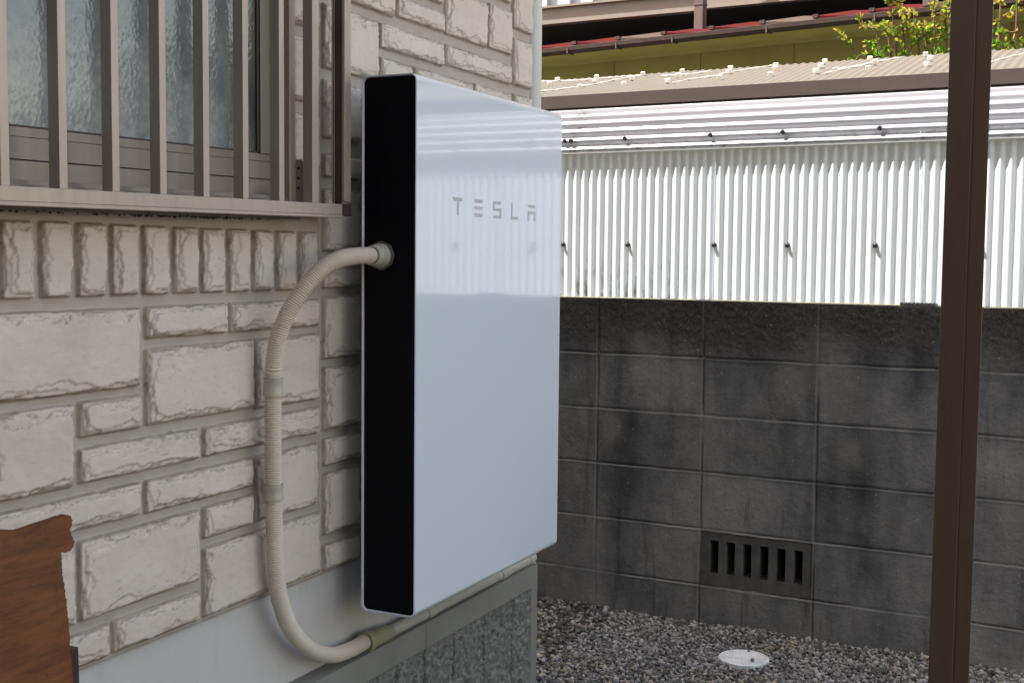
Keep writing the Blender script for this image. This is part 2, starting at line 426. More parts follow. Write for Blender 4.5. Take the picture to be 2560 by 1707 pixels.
def course_fill(x0, x1, z0, z1, r):
    z = z0
    while z < z1 - .03:
        hh = r.choice((.060, .060, .137)); hh = min(hh, z1 - z)
        x = x0
        while x < x1 - .03:
            ww = r.choice((.14, .21, .29, .36)); ww = min(ww, x1 - x)
            if x1 - x - ww < .07: ww = x1 - x
            stones.append((x, z, x + ww - .010, z + hh)); x += ww
        z += hh + .0165
r2 = random.Random(3)
course_fill(.104, .855, .088, 1.13, r2)
course_fill(-2.0, -1.01, .088, .685, r2)
course_fill(-.048, .855, 1.465, 2.3, r2)
stones += [(.247, 1.391, .465, 1.452), (-.048, 1.391, .240, 1.452)]
z = 1.090
while z > .15:
    stones.append((.863, z - .12, .985, z)); z -= .138
z = 1.56
while z < 2.2:
    stones.append((.863, z, .985, z + .12)); z += .138
xs = np.concatenate([np.arange(-2.0, -1.02, .012), np.arange(-1.02, .9851, .0026)])
zs = np.concatenate([np.arange(.085, 1.50, .0026), np.arange(1.50, 2.4, .010)])
XX, ZZ = np.meshgrid(xs, zs, indexing='ij')
Hh = np.zeros_like(XX); Ed = np.zeros_like(XX)
Hmax = .0145
for si, (x0, z0, x1, z1) in enumerate(stones):
    i0, i1 = np.searchsorted(xs, (x0, x1)); j0, j1 = np.searchsorted(zs, (z0, z1))
    if i1 - i0 < 2 or j1 - j0 < 2: continue
    x = XX[i0:i1, j0:j1]; zz = ZZ[i0:i1, j0:j1]
    rs = np.random.RandomState(si + 11)
    wL = rs.uniform(.55, .85); wR = rs.uniform(1.1, 1.8); wB = rs.uniform(.8, 1.2); wT = rs.uniform(.75, 1.15)
    bigs = min(1.0, .55 + (x1 - x0) * (z1 - z0) / .03)
    dl = (x - x0) * wL; dr = (x1 - x) * wR; db = (zz - z0) * wB; dt = (z1 - zz) * wT
    r = .005
    dx = np.minimum(dl, dr); dz = np.minimum(db, dt)
    corner = r - np.hypot(np.maximum(r - dx, 0), np.maximum(r - dz, 0))
    d = np.where((dx < r) & (dz < r), corner, np.minimum(dx, dz))
    lev = [(0.0005, 0.0005, .52), (.0034, .0030, .18), (.0070, .0058, .15), (.0110, .0088, .15)]
    hgt = 0; ed = 0
    for k, (t, a, wt) in enumerate(lev):
        ox, oz = rs.uniform(0, 200, 2)
        n = fbm(x * 22 + ox, zz * 34 + oz, 5 + k, 5, .58) * 2
        n2 = np.abs(fbm(x * 9 + oz, zz * 13 + ox, 50 + k, 3)) * 1.5
        dd = d * (1.0 if k else 1) - t * bigs - a * bigs * (n + n2 * (k > 0))
        wdt = .0013 if k else .0024
        hgt = hgt + wt * sst(0, wdt, dd)
        if k: ed = np.maximum(ed, np.exp(-((dd - .0002) / .0012) ** 2) * (0.55 + 0.45 * sst(-.1, .15, vn(x * 30 + ox, zz * 30, 77 + k))) * (1.0 if k < 3 else .85))
    ox, oz = rs.uniform(0, 200, 2)
    und = fbm(x * 8 + ox, zz * 16 + oz, 90, 5, .55) * .0022 + fbm(x * 60 + ox, zz * 110 + oz, 91, 3) * .0005
    # a few fine bedding cracks across the face
    cr = fbm(x * 5 + oz, zz * 22 + ox, 95, 4, .6)
    crm = np.exp(-(cr / .010) ** 2) * sst(.05, .25, vn(x * 11 + ox, zz * 11 + oz, 97)) * sst(.012, .02, d)
    Hh[i0:i1, j0:j1] = Hmax * hgt + und * hgt - crm * .0009
    Ed[i0:i1, j0:j1] = np.clip(ed * .8 + crm * .45, 0, 1)
Hh += fbm(XX * 80, ZZ * 80, 200, 3) * .0004
seam = np.exp(-((XX + .0545) / .0014) ** 2)
Hh -= seam * .002; Ed = np.maximum(Ed, seam * .5)
xc = (XX[:-1, :-1] + XX[1:, 1:]) / 2; zc = (ZZ[:-1, :-1] + ZZ[1:, 1:]) / 2
keep = ~((xc < WX1 - .004) & (zc > WZ0 + .012))
H(grid_mesh('stone_siding', XX, YB - Hh, ZZ, m_siding, house, keep, [('height', Hh), ('edge', Ed)]))
# body of the house behind the siding, lower edge lip of the siding
mb = MB(); mb.box((-5, .072, .083), (.978, 7, 3.3)); hb(mb, 'wall_body', simple('plain_siding', (0.40, 0.36, 0.31), 0.85, bump=.3, bscale=40))
mb = MB(); mb.box((-5, .0605, .0805), (.984, .0715, .0848)); hb(mb, 'siding_starter_strip', simple('strip_grey', (.36, .33, .3), .7))
mb = MB(); mb.box((-5, .066, G - .2), (.974, 6.9, .0815)); hb(mb, 'base_band', m_band)
# foundation: smooth border, rough formed panel
mb = MB()
mb.box((-5, .034, G - .2), (.985, .0655, -.1235))
fo = hb(mb, 'foundation', m_found, .0025)
fx = np.concatenate([np.arange(-2.2, -.3, .012), np.arange(-.3, .9871, .003)]); fz = np.arange(G - .03, -.1229, .003)
FX, FZ = np.meshgrid(fx, fz, indexing='ij')
jx = [.835, .663, .492, .343, .212, .06, -.10, -.27, -.44, -.6, -.78, -.95, -1.1, -1.3, -1.5]
inn = sst(0, .004, .9495 - FX) * sst(0, .004, -.187 - FZ)
rough = fbm(FX * 62, FZ * 62, 300, 5, .65) * .0085 + np.abs(fbm(FX * 24, FZ * 24, 310, 3)) * .006
hf = inn * (-.009 + rough)
jn = 0
for q in jx: jn = np.maximum(jn, np.exp(-((FX - q - .0015 * vn(FZ * 30, FZ * 0, 5)) / .0045) ** 2))
hf -= inn * jn * .009; fj = inn * jn + (1 - inn) * np.exp(-((FX - .336) / .0014) ** 2) * (FZ > -.187) * .8
hf -= (1 - inn) * np.exp(-((FX - .336) / .0012) ** 2) * .0015 * (FZ > -.187)
hf += fbm(FX * 30, FZ * 30, 320, 3) * .0005
H(grid_mesh('foundation_face', FX, .017 - hf, FZ, m_found, house, None, [('rough_area', inn), ('joint', fj)]))
mb = MB(); mb.box((-5, .0172, -.1262), (.9868, .0338, -.1232)); hb(mb, 'foundation_top', m_found)
mb = MB(); mb.box((.9838, .0175, G - .1), (.9868, .0338, -.1265)); hb(mb, 'foundation_side', m_found)
mb = MB(); mb.box((-4.9, -7, G - .2), (-4.3, .07, 4.2)); hb(mb, 'sky_blocker_wall', simple('sky_blocker_dark', (0.07, 0.064, 0.06), 0.8, var=.15, nscale=3))  # unseen wall added behind the view to block sky light from the left
# downpipe behind the corner
mb = MB(); mb.lathe([(0, .034), (4.0, .034)], (1.043, .085, G + .02), (0, 0, 1), 28)
for zz_ in (1.72, 2.6): mb.lathe([(0, .0345), (0, .038), (.03, .038), (.03, .0345)], (1.043, .085, zz_), (0, 0, 1), 28)
hb(mb, 'downpipe', m_pipe)
# eave over the side passage, unseen and added, edge set to shade the yard
mb = MB()
def shade_eave_x(y): return 1.886 + .0366 * (y - 1.13) + .022 - .686
ye0, ye1 = -.95, 7.2
mb.prism([(-5, ye0), (shade_eave_x(ye0), ye0), (shade_eave_x(ye1), ye1), (-5, ye1)], lambda a, b, t: (a, b, t), 3.27, 3.30)
hb(mb, 'shade_eave', m_brownpaint)
mb = MB()
mb.add([(-5, ye0, 3.302), (1.02, ye0, 3.302), (1.02, ye1, 3.302), (-5, ye1, 3.302), (-5, 3, 4.3), (-1.5, 3, 4.3)], [(0, 1, 5, 4), (1, 2, 5), (2, 3, 4, 5), (3, 0, 4), (0, 3, 2, 1)])
hb(mb, 'roof', simple('roof_tile_grey', (0.1, 0.1, 0.11), .6))

# ---- window
def tilt(x, z): return z + .0135 * (x + .843)
def tbox(mbx, x0, y0, z0, x1, y1, z1, t0=True, t1=True):
    v = []
    for z_, tt in ((z0, t0), (z1, t1)):
        for x_, y_ in ((x0, y0), (x1, y0), (x1, y1), (x0, y1)):
            v.append((x_, y_, tilt(x_, z_) if tt else z_))
    mbx.add(v, [(0,3,2,1),(4,5,6,7),(0,1,5,4),(1,2,6,5),(2,3,7,6),(3,0,4,7)])
win = H(MB().box((-.1957, .030, .846), (-.1765, .075, 2.0)).build('window', m_alu, house, .0008))
def wb(mbx, name, mat, bevel=.0006):
    o = mbx.build(name, mat, win, bevel); return o
mb = MB()
tbox(mb, -2.2, .031, .866, -.1965, .0745, .8720); tbox(mb, -2.2, .058, .8735, -.1965, .0750, .9105); tbox(mb, -2.2, .040, .8722, -.1965, .0575, .8800)
tbox(mb, -.2142, .052, .8737, -.1961, .071, 2.0, True, False); tbox(mb, -.2065, .046, .8737, -.2035, .0515, 2.0, True, False)
wb(mb, 'frame', m_alu_sash)
mb = MB()
tbox(mb, -2.2, .0555, .9118, -.2225, .0665, .9455); tbox(mb, -2.2, .0585, .9462, -.2225, .0668, .9610)
tbox(mb, -.2545, .0560, .9613, -.2228, .0664, 2.0, True, False)
tbox(mb, -1.35, .0562, .9613, -1.31, .0664, 2.0, True, False)
wb(mb, 'sash', m_alu_sash)
mb = MB(); tbox(mb, -2.15, .0625, .955, -.24, .0660, 2.0, True, False); wb(mb, 'pane', m_glass, 0)
mb = MB(); tbox(mb, -.262, .0590, .9612, -.2546, .0622, 2.0, True, False); tbox(mb, -2.1, .0590, .9612, -.2546, .0622, .9640); wb(mb, 'gasket', m_alu_dark, 0)
mb = MB(); tbox(mb, -2.2, .020, .8330, -.1745, .0440, .8395); tbox(mb, -2.2, .0285, .8396, -.1760, .0445, .8500); wb(mb, 'sill', alu('stained_sill', (0.13, .11, .095), .6, .1))
mb = MB()                                                                  # dirt hanging under the sill
for i in range(260):
    x = -1.0 + rnd.random() * .75 if i % 2 else rnd.gauss(-.50, .08)
    if x > -.18: continue
    r = rnd.uniform(.0010, .0030)
    mb.sphere((x, .0215 + rnd.random() * .004, tilt(x, .8365) - rnd.random() * .006), r, 6, (1.6, 1, 1))
wb(mb, 'sill_dirt', m_dirt, 0)
mb = MB(); tbox(mb, -.2440, .0285, .8765, -.2200, .0300, .8885); tbox(mb, -.2410, .0275, .8785, -.2215, .0284, .8860); wb(mb, 'drain_cover', m_alu_sash)
mb = MB()
mb.prism([(.0296, .962), (.016, .962), (-.004, .930), (-.004, .872), (.0296, .852)], lambda a, b, t: (t, a, b), -.1775, -.1752)
br = wb(mb, 'grille_bracket', m_alu_sash)
mb = MB()
for z_ in (.945, .925, .905): mb.lathe([(0, .003), (.0015, .0028), (.002, 0)], (-.1776, .022, z_), (-1, 0, 0), 10)
wb(mb, 'bracket_screws', m_blackplastic, 0)

# ---- grille in front of the window
gr = MB(); tbox(gr, -2.2, -.0215, .8445, -.0865, .012, .8662); 
gr = H(gr.build('window_grille', m_alu, house, .0008))
mb = MB(); tbox(mb, -2.2, -.0235, .8382, -.0868, .014, .8442); mb.build('bottom_flange', m_alu, gr, .0006)
mb = MB(); tbox(mb, -2.2, -.0215, 1.93, -.0865, .012, 1.955); mb.build('top_rail', m_alu, gr, .0006)
def bar(x0, x1, y1, name='bar'):
    b = MB()
    tbox(b, x0, -.0150, .8664, x1, y1, 1.929)
    return b.build(name, m_alu, gr, .0009)
protob = None
for i in range(-10, 6):
    x0 = -.8328 + .10865 * i
    if x0 > -.28 + .0: x0 = x0
    bar(x0, x0 + .0160, .0075)
bar(-.1818, -.1600, .0085)
co = MB(); co.box((-.0680, -.0150, .8830), (-.0445, .0180, 1.95)); co = co.build('corner_post', m_alu, gr, .0008)
mb = MB(); mb.box((-.0700, -.0080, .8790), (-.0681, .0125, 1.95)); mb.build('dark_channel', m_alu_dark, co)
mb = MB(); mb.box((-.0712, .0085, .8790), (-.0701, .0098, 1.95)); mb.build('channel_lip', m_alu, co)
mb = MB(); mb.box((-.0862, -.0190, .8530), (-.0470, .0165, .8780)); mb.build('end_cap', m_alu_dark, gr, .001)

# ================================================================== battery
bat = tag(empty('wall_battery', (.3775, .05, 0)), 'tall white home battery with black side panel and grey TESLA lettering on the stone siding', 'battery')
bat.matrix_world = Matrix.Translation((.3775, .05, 0))
BI = bat.matrix_world.inverted()
def bb(mbx, name, mat, bevel=0):
    o = mbx.build(name, mat, bat, bevel); o.matrix_parent_inverse = BI; return o
def rrect(y0, y1, z0, z1, r, n=7):
    P = []
    for cy, cz, a0 in ((y1-r, z1-r, 0), (y0+r, z1-r, 90), (y0+r, z0+r, 180), (y1-r, z0+r, 270)):
        for k in range(n + 1):
            a = math.radians(a0 + 90 * k / n); P.append((cy + r * math.cos(a), cz + r * math.sin(a)))
    return P
BY0, BY1, BH, BW = -.147, -.012, 1.15, .755
mb = MB()
rings = [(.006, .0045), (.0008, .0030), (.0, .0018), (.0008, .0002), (.0035, 0.0), (BW - .004, 0.0), (BW - .0012, .0010), (BW, .0030), (BW - .003, .0045)]
L0 = len(rrect(0, 1, 0, 1, .1)); v = []; f = []
for x, ins in rings:
    for a, b in rrect(BY0 + ins, BY1 - ins, ins, BH - ins, .0155 - ins * .8): v.append((x, a, b))
for i in range(len(rings) - 1):
    for k in range(L0): f.append((i*L0+k, i*L0+(k+1) % L0, (i+1)*L0+(k+1) % L0, (i+1)*L0+k))
mb.add(v, f, True)
shell = bb(mb, 'shell', m_white)
wn_ = shell.modifiers.new('weighted', 'WEIGHTED_NORMAL'); wn_.keep_sharp = True; wn_.weight = 100
mb = MB(); mb.prism(rrect(BY0 + .0042, BY1 - .0042, .0042, BH - .0042, .0115), lambda a, b, t: (t, a, b), .0050, .030); bb(mb, 'side_panel', m_black)
mb = MB(); mb.prism(rrect(BY0 + .0042, BY1 - .0042, .0042, BH - .0042, .0115), lambda a, b, t: (t, a, b), BW - .03, BW - .0045); bb(mb, 'side_panel', m_black)
mb = MB(); mb.box((.15, BY1, .85), (.60, .047, .98)); bb(mb, 'wall_bracket', m_alu_sash); bb(MB().box((.15, BY1, .2), (.60, .047, .26)), 'wall_bracket', m_alu_sash)
# lettering, each letter in a unit box (width, height) and raised a little
def poly_letter(polys, x0, z0, wd, ht, name='letter'):
    mbx = MB()
    for P in polys:
        mbx.prism([(x0 + a * wd, z0 + b * ht) for a, b in P], lambda a, b, t: (a, t, b), BY0 - .00035, BY0 + .0002)
    return bb(mbx, name, m_letters)
bars3 = [[(.0, 1), (1, 1), (.93, .87), (.84, .81), (.16, .81), (.07, .87)], [(.0, .60), (1, .60), (.93, .47), (.84, .41), (.16, .41), (.07, .47)], [(.0, .20), (1, .20), (.93, .07), (.84, .0), (.16, .0), (.07, .07)]]
lz, lh = .8625, .0395
poly_letter([[(0, 1), (1, 1), (.94, .87), (.80, .79), (.58, .79), (.58, 0), (.42, 0), (.42, .79), (.20, .79), (.06, .87)]], .157, lz, .050, lh)
poly_letter(bars3, .2595, lz, .044, lh)
poly_letter([[(.0, 1), (1, 1), (.92, .86), (.84, .82), (.20, .82), (.20, .60), (1, .60), (1, 0), (.0, 0), (.08, .12), (.18, .17), (.80, .17), (.80, .42), (.0, .42)]], .3535, lz, .045, lh)
poly_letter([[(0, 1), (.18, 1), (.18, .18), (1, .18), (.93, .05), (.84, 0), (0, 0)]], .4520, lz, .042, lh)
poly_letter([[(0, 1), (1, 1), (.92, .87), (.80, .82), (.20, .82), (.08, .87)], [(0, .60), (1, .60), (1, 0), (.80, 0), (.80, .42), (.20, .42), (.20, 0), (0, 0)]], .5460, lz, .045, lh)

# ================================================================== flexible conduit
P = [(-.040, -.0615, .7717), (-.075, -.0615, .7715), (-.108, -.061, .7695), (-.1545, -.060, .7636), (-.1955, -.055, .7484), (-.2275, -.046, .7240), (-.250, -.034, .6945), (-.2655, -.020, .6650), (-.2763, -.008, .6292), (-.281, .001, .5933), (-.2800, .007, .5531), (-.2775, .010, .5324), (-.2766, .013, .4085), (-.2733, .014, .3095), (-.2700, .015, .2225), (-.2646, .016, .1432), (-.2473, .018, .0795), (-.2090, .020, .0114), (-.1412, .022, -.0503), (-.0579, .026, -.0880), (.0177, .030, -.1000), (.090, .033, -.1010)]
_p = np.array([tuple(q) for q in smooth_path(P, .004)])
_s = np.concatenate([[0], np.cumsum(np.linalg.norm(np.diff(_p, axis=0), axis=1))])
_u = np.arange(0, _s[-1], .00078)
path = [Vector(q) for q in np.stack([np.interp(_u, _s, _p[:, k]) for k in range(3)], 1)]
fc = tag(empty('flexible_conduit', (-.27, .02, .53)), 'beige corrugated hose bending from the black side of the battery down to the grey pipe', 'conduit')
fc.matrix_world = Matrix.Translation((-.27, .02, .53)); FI = fc.matrix_world.inverted()
def fb(mbx, name, mat):
    o = mbx.build(name, mat, fc); o.matrix_parent_inverse = FI; return o
PITCH = 6.0
fb(MB().tube(path, lambda i: .0160 + .0015 * math.tanh(2.2 * math.sin(2 * math.pi * i / PITCH)) , 20), 'hose', m_hose)
def sleeve(z, L=.036):
    i = min(range(len(path)), key=lambda k: abs(path[k].z - z) if path[k].x < -.2 and abs(path[k].y) < .03 else 9)
    t = (path[i+8] - path[i-8]).normalized()
    return MB().lathe([(-L/2, .0170), (-L/2, .0195), (-L/2+.004, .0198), (-L/2+.006, .0190), (L/2-.010, .0190), (L/2-.008, .0200), (L/2, .0198), (L/2, .0170)], path[i], t, 28)
fb(sleeve(.5140), 'coupling', m_fit); fb(sleeve(.3060, .030), 'coupling', m_fit)
gl = MB(); gl.lathe([(0, 0), (0, .0255), (.009, .0262), (.011, .0245), (.017, .0242), (.018, .0228), (.030, .0228), (.0315, .0215), (.041, .0210), (.042, .0180), (.030, .0175)], (.0045, -.0615, .7717), (-1, 0, 0), 32)
gl = fb(gl, 'gland', m_fit)
fb(MB().lathe([(0, .0262), (.0, .0290), (.0085, .0290), (.0085, .0262)], (.0047, -.0615, .7717), (-1, 0, 0), 32, .05), 'locknut', simple('locknut_grey', (.14, .145, .13), .3))

# ================================================================== rigid conduit
rc = tag(empty('rigid_conduit', (.5, .035, -.1235)), 'straight grey plastic pipe lying along the foundation ledge below the battery', 'pipe')
rc.matrix_world = Matrix.Translation((.5, .035, -.1235)); RI = rc.matrix_world.inverted()
def rb(mbx, name, mat):
    o = mbx.build(name, mat, rc); o.matrix_parent_inverse = RI; return o
ry, rz = .0345, -.1085
pth = [(x, ry, rz) for x in np.linspace(.19, .97, 20)] + [(.985, ry + .002, rz), (.995, ry + .008, rz), (1.001, ry + .018, rz), (1.003, ry + .035, rz), (1.003, .12, rz)]
rb(MB().tube(pth, .0138, 24), 'pipe', m_pvc)
rb(MB().lathe([(0, .0175), (0, .0238), (.003, .0248), (.016, .0248), (.019, .0232), (.030, .0205), (.095, .0190), (.112, .0165), (.118, .0140)], (.082, .0325, -.1015), (.12, .002, -.007), 32), 'connector', m_fit2)
for a, b in ((.36, .40), (.77, .81)):
    rb(MB().lathe([(0, .0138), (0, .0160), (b - a, .0160), (b - a, .0138)], (a, ry, rz), (1, 0, 0), 24), 'coupling', m_pvc)
pe = [(x, ry, rz) for x in (.95, .96, .972)] + [(.986, ry + .002, rz), (.997, ry + .008, rz), (1.0035, ry + .019, rz), (1.005, ry + .036, rz)]
rb(MB().tube(smooth_path(pe, .004), .0162, 24), 'elbow', m_pvc)

# ================================================================== block wall (own frame: s along the wall, o behind its face)
WO = Vector((1.88023, .193135, 0)); WE = Vector((-.0366225, -.9993292, 0)); WN = Vector((.9993292, -.0366225, 0))
def W(s, o, z): return WO + WE * s + WN * o + Vector((0, 0, z))
TOP = .6300
wall = tag(empty('block_wall'), 'dark weathered concrete block boundary wall below the white corrugated sheets', 'wall')
wall.matrix_world = Matrix.Translation(W(0, 0, G)); WI = wall.matrix_world.inverted()
def wl(o): o.parent = wall; o.matrix_parent_inverse = WI; return o
ss = np.concatenate([np.arange(-2.4, -.6, .02), np.arange(-.6, 1.7, .0035), np.arange(1.7, 4.6, .012)])
zz = np.concatenate([np.arange(G - .08, .6261, .0035), [TOP]])
SS, Z2 = np.meshgrid(ss, zz, indexing='ij')
def nearest(v_, per, off): return (v_ - off + per / 2) % per - per / 2
wob = fbm(SS * 14, Z2 * 14, 400, 3) * .0022
ds = nearest(SS, .4, 0) + wob; dz = nearest(Z2 - .63, .2, 0) + wob * .8
dz = np.where(Z2 > .58, 1, dz)
# horizontal joints: weathered mortar with a shadow groove on top and a raised lower lip
gh = np.exp(-((dz - .0022) / .0024) ** 2); lh_ = np.exp(-((dz + .0035) / .0028) ** 2)
gv = np.exp(-((ds - .002) / .0030) ** 2); lv = np.exp(-((ds + .0042) / .003) ** 2)
brk = .25 + .75 * sst(-.25, .1, fbm(SS * 5, Z2 * 5, 410, 3))
cellr = np.random.RandomState(5).rand(64, 16)
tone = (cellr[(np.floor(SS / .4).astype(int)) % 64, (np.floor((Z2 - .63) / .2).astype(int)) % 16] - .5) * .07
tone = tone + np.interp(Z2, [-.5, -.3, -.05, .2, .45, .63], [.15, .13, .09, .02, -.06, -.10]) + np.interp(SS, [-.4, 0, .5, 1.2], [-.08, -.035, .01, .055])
brown = sst(.40, .56, Z2 + .10 * fbm(SS * 3, Z2 * 3, 420, 4))
pale = 0
for ps, pz, ws, wz, am in ((.70, .345, .045, .075, .9), (.235, .31, .05, .06, .55), (-.075, .16, .035, .09, .6), (.055, .17, .05, .08, .5), (-.09, -.03, .03, .10, .55), (.34, .13, .03, .06, .4), (.62, .13, .07, .05, .3), (.93, .14, .08, .06, .35), (1.02, -.08, .09, .05, .3), (.16, -.10, .06, .05, .25), (.55, -.42, .12, .03, .3)):
    pale = np.maximum(pale, am * np.exp(-((SS - ps) / ws) ** 2 - ((Z2 - pz) / wz) ** 2 + 2.2 * fbm(SS * 12, Z2 * 6, 460, 4)))
pale = np.clip(pale, 0, 1)
pit = fbm(SS * 60, Z2 * 60, 430, 4, .7)
hw = -.0045 * gh * brk - .0035 * gv * brk + .0026 * lh_ * brk + .0012 * lv + fbm(SS * 20, Z2 * 20, 440, 4) * .0016 + pit * (.0006 + .0022 * brown)
hw += (.0009 * (cellr[(np.floor(SS / .4).astype(int) + 7) % 64, (np.floor((Z2 - .63) / .2).astype(int)) % 16] - .5))
jn = np.clip(lh_ * 1.15 + lv * .55, 0, 1) * (.35 + .65 * sst(-.15, .2, fbm(SS * 7, Z2 * 7, 450, 3))) * (1 - .5 * brown) - np.clip(gh + gv * .9, 0, 1) * .9 * brk
pos = np.array(WO)[None, None] + SS[..., None] * np.array(WE) - hw[..., None] * np.array(WN)
sc_ = (SS[:-1, :-1] + SS[1:, 1:]) / 2; zc_ = (Z2[:-1, :-1] + Z2[1:, 1:]) / 2
VS0, VS1, VZ0, VZ1 = .406, .796, -.366, -.175
keep = ~((sc_ > VS0) & (sc_ < VS1) & (zc_ > VZ0) & (zc_ < VZ1))
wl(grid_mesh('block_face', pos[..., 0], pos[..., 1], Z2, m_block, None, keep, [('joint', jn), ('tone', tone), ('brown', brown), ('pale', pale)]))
mb = MB()
WM = Matrix(((WE.x, WN.x, 0, WO.x), (WE.y, WN.y, 0, WO.y), (0, 0, 1, 0), (0, 0, 0, 1)))
for a, b in (((-2.4, .004, G - .08), (VS0 - .012, .1, .6295)), ((VS1 + .012, .004, G - .08), (4.6, .1, .6295)), ((VS0 - .012, .004, VZ1 + .012), (VS1 + .012, .1, .6295)), ((VS0 - .012, .004, G - .08), (VS1 + .012, .1, VZ0 - .012)), ((VS0 - .012, .085, VZ0 - .012), (VS1 + .012, .1, VZ1 + .012))):
    mb.box(a, b, WM)
wl(mb.build('block_core', m_block))
# vent block with six slots
mb = MB(); a0, a1, z0, z1 = VS0 - .004, VS1 + .004, VZ0 - .004, VZ1 + .004
st0 = [VS0 + .030 + .0592 * k for k in range(6)]; sw = .0305; sz0, sz1 = VZ0 + .043, VZ1 - .032
mb.box((a0, .0045, sz1), (a1, .08, z1), WM); mb.box((a0, .0045, z0), (a1, .08, sz0), WM)
e_ = [a0] + [q for s_ in st0 for q in (s_, s_ + sw)] + [a1]
for k in range(0, len(e_), 2): mb.box((e_[k], .0045, sz0), (e_[k+1], .08, sz1), WM)
wl(mb.build('vent_block', m_vent, None, .0018))
mb = MB(); mb.box((a0, .0805, z0), (a1, .0845, z1), WM); wl(mb.build('vent_back', m_gap))

# ================================================================== shed beyond the wall: sheets, fascia, roof
shed = tag(empty('lean_to_shed'), 'low shed with white corrugated sheet front and bronze corrugated roof standing on the block wall', 'shed')
shed.matrix_world = Matrix.Translation(W(0, .07, TOP)); SI = shed.matrix_world.inverted()
def sh(o): o.parent = shed; o.matrix_parent_inverse = SI; return o
PT = .0325
s1 = np.arange(-.9, 3.4, PT / 12); z1_ = np.array([.632, .70, .80, .9, 1.0, 1.1, 1.1635])
A, B = np.meshgrid(s1, z1_, indexing='ij')
ph = 2 * np.pi * A / PT
o_ = .0735 + .0048 * -np.cos(ph)
def wpos(s_, o__, z_):
    p = np.array(WO)[None, None] + s_[..., None] * np.array(WE) + o__[..., None] * np.array(WN); return p[..., 0], p[..., 1], z_
x_, y_, z_ = wpos(A, o_, B)
# darker grime collects in the recessed flanks
sheet = sh(grid_mesh('corrugated_sheet', x_, y_, z_, m_fence, None, None, [('flank', np.clip(np.cos(ph - 2.2) * 1.6 - .3, 0, 1))]))
mb = MB()
for q in (.405, 1.09, -.28, 1.77):                                            # overlapping sheet edges
    sh(MB().box((q, .0655, .633), (q + .0012, .0685, 1.19), WM).build('sheet_edge', m_fence))
# upper band: ribs run along the wall, leaning back
L = 0.228; nl = 120
tt = np.linspace(0, L, nl)
px_, pz_ = [.056], [1.160]
for i in range(1, nl):
    ang = math.radians(np.interp(tt[i], [0, .09, .15, L], [72, 64, 50, 34]))
    px_.append(px_[-1] + math.cos(ang) * (tt[1] - tt[0])); pz_.append(pz_[-1] + math.sin(ang) * (tt[1] - tt[0]))
px_ = np.array(px_); pz_ = np.array(pz_)
nx = -np.gradient(pz_); nz = np.gradient(px_); nn = np.hypot(nx, nz); nx /= nn; nz /= nn
rib = .0074 * np.cos(2 * np.pi * (tt - .010) / .036)
bs = np.array([-.9, -.2, 0, .4, .8, 1.2, 1.6, 2.4, 3.4])
A, I = np.meshgrid(bs, np.arange(nl), indexing='ij')
x_, y_, z_ = wpos(A, (px_ + nx * rib)[I], (pz_ + nz * rib)[I])
bandp = sh(grid_mesh('upper_band', x_, y_, z_, m_bandp))
mb = MB(); mb.box((-.9, .053, 1.1550), (3.4, .0565, 1.1595), WM); sh(mb.build('band_edge', simple('band_edge_grey', (.30, .30, .30), .6)))
# black bolts
def bolt(s_, o, z_, up=0.0):
    p = W(s_, o, z_); ax = -WN * math.cos(up) + Vector((0, 0, 1)) * math.sin(up)
    m2 = MB(); m2.lathe([(-.006, .0075), (0, .0085), (.0022, .0085), (.003, .0062), (.0075, .0062), (.0095, .0052), (.0110, .003), (.0115, 0)], p, ax, 14)
    return sh(m2.build('bolt', m_blackplastic))
sb = [-.174, .077, .395, .650, .967, 1.28, 1.60, 1.92, 2.24]
for q in sb: bolt(PT * round(q / PT - .5) + PT * .5 + .0, .0690, .8235)
for q in (-.173, -.147, .067, .388, .643, .963, 1.28, 1.60, 1.92, 2.24): bolt(q, .0570, 1.204, .35)
mb = MB()
mb.box((-.9, .32, 1.06), (3.4, .35, 1.10), WM)
for q in (-.9, .1, 1.1, 2.1, 3.1): mb.box((q, .351, .2), (q + .05, .40, 1.10), WM)
sh(mb.build('timber_frame', simple('timber', (.3, .22, .15), .8)))
# fascia beam and roof
mb = MB(); mb.box((-1.2, .142, 1.335), (3.6, .147, 1.3830), WM); mb.box((-1.2, .150, 1.335), (3.6, .190, 1.3700), WM); sh(mb.build('fascia', m_fascia, None, .001))
sl = .26; RL = .85
rs_ = np.arange(-1.2, 3.6, .032 / 8); rd = np.linspace(0, 1, 8)
A, D = np.meshgrid(rs_, rd, indexing='ij')
cc = .0024 * np.cos(2 * np.pi * A / .032)
o__ = .148 + D * (.650 + .004) ; z__ = 1.3805 + (o__ - .15) * sl + cc + .0012 * fbm(A * 3, D * 6, 600, 3)
x_, y_, z_ = wpos(A, o__, z__)
sh(grid_mesh('roof_sheet', x_, y_, z_, m_roofp))
for di, d_ in enumerate((.378, .565, .714)):
    for k in range(-4, 12):
        s_ = (-.072, -.104, -.140)[di] + .1872 * k + rnd.uniform(-.015, .015)
        if k > 8 and di < 3 and s_ > 1.7: continue
        p = W(s_, d_ + rnd.uniform(-.006, .006), 1.3835 + (d_ - .15) * sl + .004)
        m2 = MB(); m2.box((-.0085, -.0085, -.002), (.0085, .0085, .0115), Matrix.Translation(p) @ Matrix.Rotation(rnd.uniform(-.3, .3), 4, 'Z') @ Matrix.Rotation(-.25, 4, 'Y'))
        sh(m2.build('roof_cap', m_cap, None, .0015))
